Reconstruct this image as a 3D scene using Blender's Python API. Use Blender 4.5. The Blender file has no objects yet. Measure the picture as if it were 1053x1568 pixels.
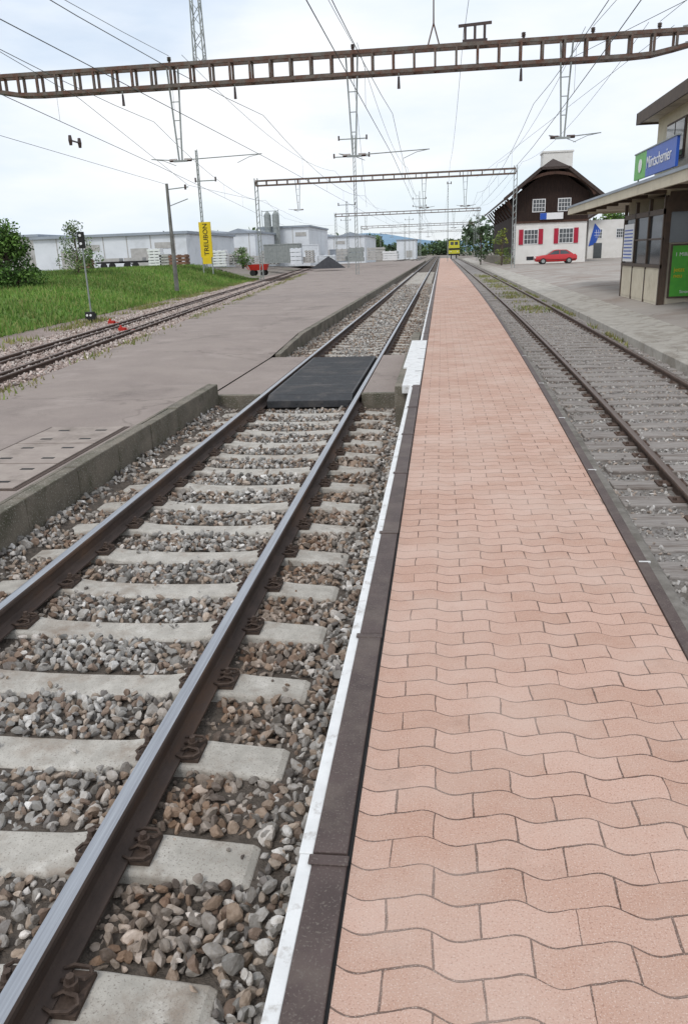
import bpy, bmesh, math, random
import numpy as np
from mathutils import Vector, Matrix, Quaternion
random.seed(3); rng=np.random.default_rng(5)
scene=bpy.context.scene
COL=scene.collection

# ------------------------------------------------------------------ materials
def nn(nt,t,**k):
    n=nt.nodes.new(t)
    for a,b in k.items(): setattr(n,a,b)
    return n
def mixc(nt,fac,a,b,blend='MIX'):
    m=nn(nt,'ShaderNodeMix',data_type='RGBA',blend_type=blend)
    for s,v in ((m.inputs[0],fac),(m.inputs[6],a),(m.inputs[7],b)):
        if hasattr(v,'links'): nt.links.new(v,s)
        elif isinstance(v,(tuple,list)): s.default_value=(v[0],v[1],v[2],1)
        else: s.default_value=v
    return m.outputs[2]
def noise(nt,vec,scale,detail=5,rough=.6):
    n=nn(nt,'ShaderNodeTexNoise'); n.inputs['Scale'].default_value=scale
    n.inputs['Detail'].default_value=detail; n.inputs['Roughness'].default_value=rough
    nt.links.new(vec,n.inputs['Vector']); return n.outputs['Fac']
def ramp(nt,fac,a,b,c0=(0,0,0),c1=(1,1,1)):
    r=nn(nt,'ShaderNodeValToRGB'); e=r.color_ramp.elements
    e[0].position=a; e[1].position=b; e[0].color=(*c0,1); e[1].color=(*c1,1)
    nt.links.new(fac,r.inputs[0]); return r.outputs[0]
def ma(nt,op,a,c=None):
    k=nn(nt,'ShaderNodeMath',operation=op)
    for i,v in enumerate((a,c)):
        if v is None: continue
        if hasattr(v,'links'): nt.links.new(v,k.inputs[i])
        else: k.inputs[i].default_value=v
    return k.outputs[0]
def newmat(name):
    m=bpy.data.materials.new(name); m.use_nodes=True; nt=m.node_tree
    b=nt.nodes['Principled BSDF']; g=nn(nt,'ShaderNodeNewGeometry')
    return m,nt,b,g.outputs['Position']
def bumpit(nt,b,h,strength,dist=.01):
    k=nn(nt,'ShaderNodeBump'); k.inputs['Strength'].default_value=strength; k.inputs['Distance'].default_value=dist
    nt.links.new(h,k.inputs['Height']); nt.links.new(k.outputs[0],b.inputs['Normal'])
def mat(name,c1,c2=None,rough=.8,scale=6,bump=0,bscale=60,bdist=.01,metal=0,stain=None,sscale=.7,slo=.5,shi=.7,spec=.3,attr=False,stretch=None,speck=None,spscale=200,crack=None,crs=.5,cro=.4,stain2=None,s2scale=2):
    m,nt,b,pos=newmat(name)
    if c2 is None: c2=tuple(x*.82 for x in c1)
    v=pos
    if stretch:
        mp=nn(nt,'ShaderNodeMapping'); mp.inputs['Scale'].default_value=stretch
        nt.links.new(pos,mp.inputs[0]); v=mp.outputs[0]
    c=mixc(nt,ramp(nt,noise(nt,v,scale),.35,.65),c1,c2)
    if stain: c=mixc(nt,ramp(nt,noise(nt,v,sscale,6,.7),slo,shi),c,stain)
    if stain2: c=mixc(nt,ramp(nt,noise(nt,v,s2scale,6,.7),.55,.72),c,stain2)
    if speck: c=mixc(nt,ramp(nt,noise(nt,pos,spscale,2,.5),.58,.68),c,speck)
    if crack:
        vo=nn(nt,'ShaderNodeTexVoronoi',feature='DISTANCE_TO_EDGE'); vo.inputs['Scale'].default_value=crs
        ad=nn(nt,'ShaderNodeVectorMath',operation='ADD'); nz=nn(nt,'ShaderNodeTexNoise'); nz.inputs['Scale'].default_value=1.6; nz.inputs['Detail'].default_value=6
        nt.links.new(pos,nz.inputs['Vector']); nt.links.new(pos,ad.inputs[0]); nt.links.new(nz.outputs['Color'],ad.inputs[1]); nt.links.new(ad.outputs[0],vo.inputs['Vector'])
        c=mixc(nt,ramp(nt,vo.outputs['Distance'],.003,.007,(cro,cro,cro),(0,0,0)),c,crack)
    if attr:
        a=nn(nt,'ShaderNodeAttribute',attribute_name='col')
        c=mixc(nt,1.0,c,a.outputs['Color'],'MULTIPLY')
    nt.links.new(c,b.inputs['Base Color'])
    b.inputs['Roughness'].default_value=rough; b.inputs['Metallic'].default_value=metal
    b.inputs['Specular IOR Level'].default_value=spec
    if bump: bumpit(nt,b,noise(nt,pos,bscale,4,.6),bump,bdist)
    return m
M={}
M['concrete']=mat('concrete_sleeper',(.50,.47,.42),(.38,.355,.315),scale=9,bump=.6,bscale=90,bdist=.005,stain=(.25,.19,.145),sscale=2.6,slo=.50,shi=.74,speck=(.27,.24,.21),spscale=130,stain2=(.58,.55,.50),s2scale=5)
M['kerb']=mat('kerb_concrete',(.22,.19,.15),(.13,.115,.09),scale=3,bump=.9,bscale=60,bdist=.008,stain=(.075,.075,.045),sscale=2,slo=.47,shi=.68,speck=(.30,.28,.24),spscale=60)
M['footing']=mat('weathered_footing',(.27,.25,.225),(.18,.165,.145),scale=12,bump=1,bscale=80,bdist=.008,stain=(.11,.10,.08),sscale=2)
M['cover']=mat('cover_concrete',(.36,.305,.265),(.30,.25,.22),scale=5,bump=.5,bscale=90,bdist=.004,stain=(.20,.165,.14),sscale=2)
M['kerb_light']=mat('light_concrete',(.44,.41,.36),(.35,.32,.28),scale=3,bump=.4,bscale=60,bdist=.004,stain=(.25,.22,.18),sscale=1.5,crack=(.12,.1,.09),crs=.4)
M['asphalt']=mat('platform_asphalt',(.30,.25,.22),(.255,.21,.187),rough=.9,scale=1.2,bump=.5,bscale=160,bdist=.005,stain=(.165,.135,.12),sscale=.33,slo=.55,shi=.72,speck=(.38,.33,.30),spscale=90,crack=(.12,.095,.08),crs=.22,cro=.35,stain2=(.34,.285,.255),s2scale=.8)
M['asphalt_r']=mat('forecourt_asphalt',(.37,.335,.30),(.31,.275,.245),rough=.9,scale=.6,bump=.4,bscale=160,bdist=.004,stain=(.26,.205,.17),sscale=.3,slo=.48,shi=.66,crack=(.15,.12,.1),crs=.2)
M['bed']=mat('ballast_bed',(.14,.115,.095),(.09,.075,.062),rough=.95,scale=20,bump=1,bscale=45,bdist=.03)
M['yard']=mat('yard_gravel',(.27,.235,.205),(.19,.165,.145),rough=.95,scale=8,bump=.8,bscale=25,bdist=.03,stain=(.12,.14,.05),sscale=.12,slo=.56,shi=.68)
M['pinkbed']=mat('pink_gravel_bed',(.36,.29,.26),(.25,.20,.175),rough=.95,scale=14,bump=1,bscale=30,bdist=.03,stain=(.19,.15,.13),sscale=.5)
M['rbed']=mat('old_gravel_bed',(.34,.32,.30),(.22,.20,.185),rough=.95,scale=30,bump=1,bscale=60,bdist=.02,stain=(.15,.13,.11),sscale=1.3,slo=.5,shi=.66)
M['grass']=mat('grass_ground',(.10,.19,.035),(.15,.25,.05),rough=.95,scale=1.5,bump=1,bscale=15,bdist=.05,stain=(.13,.16,.05),sscale=.4)
M['field']=mat('field_ground',(.12,.13,.06),(.20,.18,.14),rough=.95,scale=.05)
M['stone']=mat('ballast_stone',(1,1,1),(.72,.69,.65),rough=.88,scale=45,bump=.7,bscale=110,bdist=.005,attr=True)
M['blade']=mat('grass_blade',(1,1,1),(.8,.85,.7),rough=.8,scale=2,attr=True)
M['leaf']=mat('leaf',(1,1,1),(.75,.8,.7),rough=.7,scale=3,attr=True)
M['bark']=mat('bark',(.12,.09,.065),(.07,.05,.04),scale=8,bump=.6,bscale=30)
M['rust']=mat('rail_rust',(.10,.072,.06),(.06,.045,.039),rough=.8,scale=12,bump=.4,bscale=80,bdist=.003,stain=(.15,.09,.06),sscale=3,stretch=(1,.3,1))
M['rustred']=mat('rail_rust_red',(.125,.082,.062),(.075,.052,.042),rough=.85,scale=12,bump=.4,bscale=80,bdist=.003)
M['railtop']=mat('rail_head_steel',(.44,.46,.49),(.30,.31,.34),rough=.34,scale=4,metal=.75,stretch=(30,.4,1),spec=.5)
M['railtop_old']=mat('rail_head_worn',(.19,.145,.125),(.13,.10,.085),rough=.5,scale=6,metal=.3,stretch=(30,.5,1))
M['clip']=mat('fastener_steel',(.10,.07,.055),(.055,.038,.03),rough=.75,scale=40)
M['rubber']=mat('crossing_rubber',(.05,.052,.056),(.036,.037,.04),rough=.6,scale=10,stain=(.10,.09,.085),sscale=2,bump=.3,bscale=200,bdist=.002)
M['edge']=mat('edge_strip',(.10,.072,.066),(.07,.05,.046),rough=.6,scale=5,stain=(.15,.12,.10),sscale=4,slo=.48,shi=.8,bump=.4,bscale=120,bdist=.003,speck=(.14,.115,.10),spscale=140)
M['white']=mat('white_paint',(.76,.76,.75),(.66,.66,.65),rough=.65,scale=8,stain=(.38,.35,.32),sscale=12,slo=.56,shi=.72,bump=.3,bscale=120,bdist=.003)
M['wood']=mat('sleeper_wood',(.36,.33,.305),(.22,.195,.18),rough=.9,scale=5,stretch=(1,14,1),bump=.8,bscale=60,stain=(.13,.10,.08),sscale=1.0,slo=.52,shi=.7)
M['woodark']=mat('sleeper_wood_dark',(.14,.10,.08),(.08,.06,.05),rough=.9,scale=6,stretch=(1,12,1),bump=.6,bscale=60)
M['truss']=mat('gantry_steel',(.17,.15,.13),(.12,.10,.085),rough=.75,scale=3,stain=(.13,.065,.045),sscale=2.5,slo=.42,shi=.6)
M['truss_light']=mat('galvanised_steel',(.34,.36,.35),(.26,.28,.27),rough=.6,scale=3,metal=.2)
M['pole']=mat('pole_concrete',(.22,.215,.20),(.15,.145,.135),scale=2,stain=(.1,.09,.08),sscale=1)
M['insul']=mat('insulator_ceramic',(.06,.03,.022),(.04,.022,.018),rough=.3,scale=9,spec=.6)
M['wire']=mat('wire_copper',(.07,.08,.08),(.05,.056,.056),rough=.6,scale=3)
M['timber']=mat('dark_timber',(.04,.023,.017),(.022,.013,.011),rough=.8,scale=3,stretch=(8,8,.6),bump=.4,bscale=30)
M['timber2']=mat('brown_timber',(.085,.045,.032),(.055,.03,.022),rough=.8,scale=3)
M['roofdark']=mat('roof_tile',(.075,.055,.047),(.045,.033,.03),rough=.85,scale=6,stretch=(1,6,1),bump=.5,bscale=12,bdist=.05)
M['plaster']=mat('white_plaster',(.76,.74,.71),(.68,.66,.62),rough=.9,scale=1,stain=(.52,.50,.46),sscale=.7,slo=.6,shi=.8)
M['cream']=mat('cream_plaster',(.64,.58,.46),(.57,.51,.40),rough=.85,scale=1.5,stain=(.42,.37,.29),sscale=1.2,slo=.55,shi=.8)
M['creamdark']=mat('fascia_paint',(.52,.45,.35),(.44,.38,.28),rough=.7,scale=2,stain=(.30,.25,.19),sscale=1)
M['greyroof']=mat('grey_sheet_roof',(.34,.38,.43),(.28,.31,.35),rough=.6,scale=.5)
M['warewall']=mat('panel_wall',(.74,.77,.80),(.66,.69,.72),rough=.7,scale=.4,stain=(.55,.57,.58),sscale=.4,slo=.55,shi=.8)
M['glass']=mat('window_glass',(.03,.035,.04),(.05,.06,.065),rough=.08,scale=1,spec=.8)
M['red']=mat('red_shutter',(.42,.02,.05),(.35,.02,.04),rough=.6)
M['carred']=mat('car_red_paint',(.50,.02,.025),(.46,.02,.022),rough=.25,scale=.5,spec=.6)
M['blue']=mat('sign_blue',(.03,.10,.45),(.03,.09,.40),rough=.4)
M['green']=mat('sign_green',(.10,.42,.05),(.08,.36,.05),rough=.4)
M['yellow']=mat('sign_yellow',(.75,.55,.02),(.70,.50,.02),rough=.5)
M['loco']=mat('loco_yellow',(.60,.56,.05),(.50,.47,.05),rough=.5)
M['black']=mat('black_rubber',(.02,.02,.02),(.03,.03,.03),rough=.8)
M['signwhite']=mat('sign_white',(.8,.8,.8),(.75,.75,.75),rough=.5)
M['redpaint']=mat('red_paint',(.5,.03,.02),(.4,.03,.02),rough=.6)
M['stackbrown']=mat('brick_stack',(.24,.13,.09),(.18,.10,.07),rough=.9,scale=3)
M['stackgrey']=mat('slab_stack',(.50,.49,.47),(.38,.37,.35),rough=.9,scale=2)
M['coal']=mat('dark_heap',(.05,.05,.055),(.03,.03,.033),rough=.95,scale=3)
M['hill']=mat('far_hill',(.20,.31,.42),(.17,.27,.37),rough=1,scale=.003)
M['brownframe']=mat('brown_frame',(.10,.07,.05),(.07,.05,.04),rough=.6)

def paver_mat():
    m,nt,b,pos=newmat('wave_pavers')
    sp=nn(nt,'ShaderNodeSeparateXYZ'); nt.links.new(pos,sp.inputs[0])
    P=.244
    # S-shaped long edges: full wave every block
    s=ma(nt,'SINE',ma(nt,'MULTIPLY',sp.outputs[0],2*math.pi/P))
    s2=ma(nt,'SINE',ma(nt,'MULTIPLY',sp.outputs[0],4*math.pi/P))
    y=ma(nt,'ADD',sp.outputs[1],ma(nt,'ADD',ma(nt,'MULTIPLY',s,.0155),ma(nt,'MULTIPLY',s2,.004)))
    y=ma(nt,'ADD',y,ma(nt,'MULTIPLY',noise(nt,pos,2.0,3),.026))
    y=ma(nt,'ADD',y,ma(nt,'MULTIPLY',noise(nt,pos,60,2),.0022))
    x=ma(nt,'ADD',sp.outputs[0],ma(nt,'MULTIPLY',noise(nt,pos,4,3),.026))
    x=ma(nt,'ADD',x,ma(nt,'MULTIPLY',noise(nt,pos,60,2),.002))
    cb=nn(nt,'ShaderNodeCombineXYZ'); nt.links.new(x,cb.inputs[0]); nt.links.new(y,cb.inputs[1])
    br=nn(nt,'ShaderNodeTexBrick'); br.offset=.5; br.offset_frequency=2
    nt.links.new(cb.outputs[0],br.inputs['Vector'])
    for k,v in (('Scale',1),('Mortar Smooth',.3),('Bias',0),('Brick Width',P),('Row Height',.1125)): br.inputs[k].default_value=v
    ms=nn(nt,'ShaderNodeMapRange'); nt.links.new(noise(nt,pos,4.5,3,.6),ms.inputs[0])
    for i,v in ((1,.35),(2,.68),(3,.0012),(4,.0046)): ms.inputs[i].default_value=v
    nt.links.new(ms.outputs[0],br.inputs['Mortar Size'])
    br.inputs['Color1'].default_value=(.465,.288,.218,1); br.inputs['Color2'].default_value=(.55,.362,.288,1)
    br.inputs['Mortar'].default_value=(.12,.075,.058,1)
    c=br.outputs['Color']
    c=mixc(nt,ramp(nt,noise(nt,pos,230,2,.5),.58,.66,(0,0,0),(.6,.6,.6)),c,(.70,.58,.50))
    c=mixc(nt,ramp(nt,noise(nt,pos,170,2,.5),.33,.42,(.6,.6,.6),(0,0,0)),c,(.27,.14,.10))
    c=mixc(nt,ramp(nt,noise(nt,pos,1.1,6,.7),.42,.72,(0,0,0),(.6,.6,.6)),c,(.61,.48,.41))
    c=mixc(nt,ramp(nt,noise(nt,pos,3.1,7,.7),.56,.75,(0,0,0),(.5,.5,.5)),c,(.34,.225,.175))
    c=mixc(nt,ramp(nt,noise(nt,pos,14,3,.6),.70,.78,(0,0,0),(.5,.5,.5)),c,(.22,.15,.12))
    nt.links.new(c,b.inputs['Base Color']); b.inputs['Roughness'].default_value=.9; b.inputs['Specular IOR Level'].default_value=.2
    h=ma(nt,'SUBTRACT',ma(nt,'MULTIPLY',noise(nt,pos,170,3,.6),.35),br.outputs['Fac'])
    bumpit(nt,b,h,.8,.007)
    return m
M['paver']=paver_mat()

# ------------------------------------------------------------------ mesh builder
class MB:
    def __init__(s): s.v=[];s.f=[];s.m=[]
    def add(s,vs,fs,mi=0):
        o=len(s.v); s.v+= [tuple(p) for p in vs]
        for f in fs: s.f.append(tuple(i+o for i in f)); s.m.append(mi)
    def box(s,x0,x1,y0,y1,z0,z1,mi=0):
        s.add([(x0,y0,z0),(x1,y0,z0),(x1,y1,z0),(x0,y1,z0),(x0,y0,z1),(x1,y0,z1),(x1,y1,z1),(x0,y1,z1)],
              [(0,3,2,1),(4,5,6,7),(0,1,5,4),(1,2,6,5),(2,3,7,6),(3,0,4,7)],mi)
    def beam(s,p,q,w,h=None,mi=0):
        h=h or w; p=Vector(p);q=Vector(q); d=(q-p).normalized()
        up=Vector((0,0,1)) if abs(d.z)<.95 else Vector((0,1,0))
        r=d.cross(up).normalized()*w/2; u=r.cross(d).normalized()*h/2
        s.add([p-r-u,p+r-u,p+r+u,p-r+u,q-r-u,q+r-u,q+r+u,q-r+u],
              [(0,1,2,3),(7,6,5,4),(0,4,5,1),(1,5,6,2),(2,6,7,3),(3,7,4,0)],mi)
    def cyl(s,p,q,r0,r1=None,n=8,mi=0,caps=True):
        r1=r0 if r1 is None else r1; p=Vector(p);q=Vector(q); d=(q-p).normalized()
        a=d.orthogonal().normalized(); b=d.cross(a)
        vs=[];
        for c,r in ((p,r0),(q,r1)):
            for i in range(n):
                t=2*math.pi*i/n; vs.append(c+(a*math.cos(t)+b*math.sin(t))*r)
        fs=[(i,(i+1)%n,n+(i+1)%n,n+i) for i in range(n)]
        if caps: fs+= [tuple(range(n-1,-1,-1)),tuple(range(n,2*n))]
        s.add(vs,fs,mi)
    def tube(s,pts,r,n=5,mi=0):
        pts=[Vector(p) for p in pts]; o=len(s.v); k=len(pts)
        for i,p in enumerate(pts):
            d=(pts[min(i+1,k-1)]-pts[max(i-1,0)]).normalized()
            a=d.cross(Vector((0,0,1)) if abs(d.z)<.9 else Vector((1,0,0))).normalized(); b=d.cross(a)
            for j in range(n):
                t=2*math.pi*j/n; s.v.append(tuple(p+(a*math.cos(t)+b*math.sin(t))*r))
        for i in range(k-1):
            for j in range(n):
                s.f.append((o+i*n+j,o+i*n+(j+1)%n,o+(i+1)*n+(j+1)%n,o+(i+1)*n+j)); s.m.append(mi)
    def poly(s,pts,mi=0): s.add(pts,[tuple(range(len(pts)))],mi)
    def prism_y(s,prof,y0,y1,mi=0):
        n=len(prof)
        s.add([(x,y0,z) for x,z in prof]+[(x,y1,z) for x,z in prof],
              [tuple(range(n-1,-1,-1)),tuple(range(n,2*n))]+[(i,(i+1)%n,n+(i+1)%n,n+i) for i in range(n)],mi)
    def sweep(s,prof,xf,ys,z,mis,close=True):
        o=len(s.v); n=len(prof)
        for y in ys:
            for dx,dz in prof: s.v.append((xf(y)+dx,y,z+dz))
        rngn=n if close else n-1
        for i in range(len(ys)-1):
            for j in range(rngn):
                s.f.append((o+i*n+j,o+(i+1)*n+j,o+(i+1)*n+(j+1)%n,o+i*n+(j+1)%n)); s.m.append(mis[j] if isinstance(mis,(list,tuple)) else mis)
    def obj(s,name,mats,parent=None,bevel=0,smooth=False,recalc=True):
        me=bpy.data.meshes.new(name); me.from_pydata(s.v,[],s.f)
        for m in mats: me.materials.append(M[m])
        me.polygons.foreach_set('material_index',s.m)
        if recalc:
            bm=bmesh.new(); bm.from_mesh(me); bmesh.ops.recalc_face_normals(bm,faces=bm.faces); bm.to_mesh(me); bm.free()
        if smooth: me.polygons.foreach_set('use_smooth',[True]*len(me.polygons))
        o=bpy.data.objects.new(name,me); COL.objects.link(o)
        if parent: o.parent=parent
        if bevel:
            b=o.modifiers.new('bevel','BEVEL'); b.width=bevel; b.segments=2; b.limit_method='ANGLE'
        return o
def empty(name):
    e=bpy.data.objects.new(name,None); COL.objects.link(e); return e
def npmesh(name,V,F,cols,mt,parent=None,smooth=False):
    me=bpy.data.meshes.new(name); k=F.shape[1]
    me.vertices.add(len(V)); me.vertices.foreach_set('co',V.astype(np.float32).ravel())
    me.loops.add(F.size); me.loops.foreach_set('vertex_index',F.astype(np.int32).ravel())
    me.polygons.add(len(F)); me.polygons.foreach_set('loop_start',np.arange(0,F.size,k,dtype=np.int32))
    try: me.polygons.foreach_set('loop_total',np.full(len(F),k,dtype=np.int32))
    except Exception: pass
    me.update(calc_edges=True)
    a=me.attributes.new('col','FLOAT_COLOR','POINT')
    a.data.foreach_set('color',np.concatenate([cols,np.ones((len(cols),1))],1).astype(np.float32).ravel())
    me.materials.append(M[mt])
    if not smooth: me.polygons.foreach_set('use_smooth',np.zeros(len(F),dtype=bool))
    me.validate()
    o=bpy.data.objects.new(name,me); COL.objects.link(o)
    if parent: o.parent=parent
    return o

# ------------------------------------------------------------------ layout functions
def e(y): return .97+.62*(1-math.exp(-max(y,-2)/16))+.003*y
def ri(y): return e(y)+.90
def ro(y): return e(y)+2.38
def cl(y): return -7.7-.112*y
def xm(y): return -5.6-.106*y
def gr(y): return -12.2-.085*y
def sst(t): t=min(max(t,0),1); return t*t*(3-2*t)
ZR=-.38

mb=MB(); mb.poly([(-3000,-300,-.66),(3000,-300,-.66),(3000,5000,-.66),(-3000,5000,-.66)]); mb.obj('ground',['field'])
ys=[-4+2*i for i in range(20)]+[40+10*i for i in range(40)]
mb=MB(); mb.poly([(-60,14,-.645),(30,14,-.645),(60,600,-.645),(-80,600,-.645)]); mb.obj('railway_yard_ground',['yard'])
def strip(name,xa,xb,z,mt,ylist=ys,nx=1,zf=None):
    mb=MB(); n=nx+1
    for y in ylist:
        for i in range(n):
            x=xa(y)+(xb(y)-xa(y))*i/nx; mb.v.append((x,y,zf(x,y) if zf else z))
    for j in range(len(ylist)-1):
        for i in range(nx): mb.f.append((j*n+i,j*n+i+1,(j+1)*n+i+1,(j+1)*n+i)); mb.m.append(0)
    return mb.obj(name,[mt])
def bedz(x): return -.600+.085*sst((-3.22-x)/.22)
strip('ballast_bed',lambda y:-3.6,lambda y:-.40,-.600,'bed',nx=16,zf=lambda x,y:bedz(x))
strip('siding_gravel_bed',lambda y:e(y)+.0,lambda y:ro(y)+.36,-.50,'rbed')
strip('left_track_gravel_bed',lambda y:gr(y)-1.5,lambda y:xm(y)+.1,-.5,'pinkbed')

# ------------------------------------------------------------------ platform
pl=empty('station_platform')
mb=MB(); yp=[-3+i for i in range(30)]+[27+6*i for i in range(32)]
mb.sweep([(0,0),(0,-.6)],lambda y:e(y)-.002,yp,-.002,0,close=False)
mb.obj('side_wall',['kerb'],pl)
strip('paving',lambda y:-.248,lambda y:e(y)-.066,0.0,'paver',yp).parent=pl
mb=MB(); mb.box(-.388,-.24,-3,213,-.66,-.012); mb.obj('edge_wall',['kerb'],pl)
mb=MB(); mb.box(-.262,-.24,-3,213,-.012,-.006); mb.obj('joint_gap',['black'],pl)
mb=MB(); y=-2.33
while y<210:
    L=1.38 if y<25 else 5
    j=random.uniform(-.003,.003); g=.007
    mb.box(-.358+j,-.259+j,y,y+L-g,-.03,.014+random.uniform(-.002,.002),0)
    mb.box(-.400+j,-.3585+j,y,y+L-g*.4,-.045,.008,1)
    if y<30: mb.box(-.37+j,-.255+j,y+L-.05,y+L-.012,.012,.0185,0)
    y+=L
mb.obj('edge_strip',['edge','white'],pl,bevel=.004)
mb=MB()
yy=[-3+.69*i for i in range(40)]+[25+5*i for i in range(37)]
mb.sweep([(-.062,-.03),(-.062,.010),(-.004,.010),(.004,-.004),(.004,-.06)],e,yy,0,0,close=False)
mb.sweep([(.0,0),(.17,0),(.19,-.015),(.19,-.5)],e,yy,-.20,1,close=False)
for yv in [2.2,4.1,6.0,8.0,10.2,13,16]:
    mb.box(e(yv)-.05,e(yv)+.01,yv,yv+.012,.005,.0125,2)
mb.obj('right_edge_strip',['edge','footing','white'],pl)
mb=MB(); mb.box(-.56,-.262,11.9,15.6,-.1,.018); mb.box(-.50,-.262,10.2,11.88,-.1,.017); mb.obj('painted_slab',['white'],pl,bevel=.01)
mb=MB(); mb.box(-.60,-.432,10.3,17.6,-.62,-.014); mb.obj('slab_support',['kerb'],pl,bevel=.01)

# ------------------------------------------------------------------ island platform (left)
isl=empty('island_platform')
yi=[-4,0,4,8,11.9,12.3,14,16.5,17.3,18.1,19,20,22,26,30,36]+[44+10*i for i in range(16)]
def rampf(y):
    if y<12.2: return 0
    if y<16.5: return 1
    return max(0,1-(y-16.5)/3.5)
def iz(x,y): return -.2-.17*rampf(y)*max(0,1-(-3.6-x)/1.6)
mb=MB(); cols=[lambda y:-3.6,lambda y:-4.3,lambda y:-5.2,lambda y:xm(y)]
n=4
for y in yi:
    for c in cols: x=c(y); mb.v.append((x,y,iz(x,y)))
for j in range(len(yi)-1):
    for i in range(3): mb.f.append((j*n+i,j*n+i+1,(j+1)*n+i+1,(j+1)*n+i)); mb.m.append(0)
mb.sweep([(0,0),(-.02,-.4)],xm,yi,-.2,0,close=False)
mb.obj('asphalt_surface',['asphalt'],isl)
mb=MB(); y=-4.1
while y<190:
    L=1.0 if y<40 else 6
    if not(11.95<y+L*.5<16.9):
        j=random.uniform(-.008,.008); dz=random.uniform(-.005,.005); za=-.192-.17*rampf(y)+dz; zb=-.192-.17*rampf(y+L)+dz
        if y+L<12.5: za=zb=-.192+dz
        x0,x1,y1=-3.575+j,-3.45+j,y+L-.010
        mb.add([(x0,y,-.66),(x1,y,-.66),(x1,y1,-.66),(x0,y1,-.66),(x0,y,za),(x1,y,za),(x1,y1,zb),(x0,y1,zb)],[(0,3,2,1),(4,5,6,7),(0,1,5,4),(1,2,6,5),(2,3,7,6),(3,0,4,7)])
    y+=L
mb.obj('kerb',['kerb'],isl,bevel=.010)
mb=MB()
for y0,y1 in ((-4,11.95),(20,190)): mb.box(-3.62,-3.58,y0,y1,-.21,-.196)
mb.obj('kerb_joint',['kerb'],isl)

cv=empty('utility_cover')
mb=MB(); mb.box(-4.65,-3.66,6.13,8.77,-.22,-.194,0); mb.obj('frame',['clip'],cv,bevel=.003)
mb=MB()
for k in range(3):
    y0=6.17+k*.86; mb.box(-4.60,-3.71,y0,y0+.83,-.195,-.182,0)
mb.obj('slabs',['cover'],cv,bevel=.006)
mb=MB()
for k in range(3):
    for xx in (-4.42,-3.97):
        for yv in (.16,.60):
            y0=6.17+k*.86+yv; mb.box(xx,xx+.13,y0,y0+.05,-.183,-.180,0)
mb.obj('lifting_slots',['black'],cv)

# ------------------------------------------------------------------ rails
prof=[(-.07,0),(-.07,.012),(-.02,.028),(-.009,.042),(-.009,.105),(-.032,.118),(-.036,.128),(-.036,.148),(-.030,.157),(-.018,.1605),(.018,.1605),(.030,.157),(.036,.148),(.036,.128),(.032,.118),(.009,.105),(.009,.042),(.02,.028),(.07,.012),(.07,0)]
mis=[0]*len(prof)
for j in (8,9,10): mis[j]=1
def track(name,xl,xr,y0,y1,ztop,mts,step=2):
    mb=MB(); yl=[y0+step*i for i in range(int((y1-y0)/step)+1)]
    for f in (xl,xr): mb.sweep(prof,f,yl,ztop-.1605,mis)
    return mb.obj(name,mts)
XC=-2.005
track('main_track_rails',lambda y:XC-.7535,lambda y:XC+.7535,-3,400,ZR,['rust','railtop'],4)
track('siding_rails',ri,ro,-3,230,-.375,['rustred','railtop_old'],1.5)
track('left_track_rails',lambda y:cl(y)-.75,lambda y:cl(y)+.75,-3,240,-.385,['rustred','railtop_old'],6)
track('left_track_guard_rails',lambda y:cl(y)-.42,lambda y:cl(y)+.42,-3,110,-.40,['rustred','railtop_old'],6)
for k,xa in enumerate([-7.5,-12]):
    track('distant_track_rails',lambda y,xa=xa:xa-.75,lambda y,xa=xa:xa+.75,140,400,-.42,['rustred','railtop'],20)

SY=[1.75-.64*4+.64*k for k in range(150)]
def sleeper(mb,yc,x0=XC,zt=-.55,dy=0):
    st=[(-1.30,.100,-.045),(-1.27,.105,-.030),(-1.0,.105,-.012),(-.92,.100,.0),(-.60,.100,.0),(-.50,.105,-.02),(-.25,.112,-.035),(0,.112,-.038),(.25,.112,-.035),(.50,.105,-.02),(.60,.100,.0),(.92,.100,.0),(1.0,.105,-.012),(1.27,.105,-.030),(1.30,.100,-.045)]
    o=len(mb.v); n=6
    for dx,hw,dz in st:
        for yv,zv in ((-.15,-.2),(-hw-.012,dz-.012),(-hw,dz),(hw,dz),(hw+.012,dz-.012),(.15,-.2)):
            mb.v.append((x0+dx,yc+yv+dy*dx,zt+zv))
    for i in range(len(st)-1):
        for j in range(n-1): mb.f.append((o+i*n+j,o+i*n+j+1,o+(i+1)*n+j+1,o+(i+1)*n+j)); mb.m.append(0)
    mb.f.append(tuple(o+j for j in range(n))); mb.m.append(0)
    mb.f.append(tuple(o+(len(st)-1)*n+j for j in range(n-1,-1,-1))); mb.m.append(0)
mb=MB()
for yc in SY:
    if yc<11.4 or yc>16.9: sleeper(mb,yc+random.uniform(-.015,.015),zt=-.55+random.uniform(-.005,.004),dy=random.uniform(-.01,.01))
mb.obj('concrete_sleepers',['concrete'],bevel=.006)
mb=MB()
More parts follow.
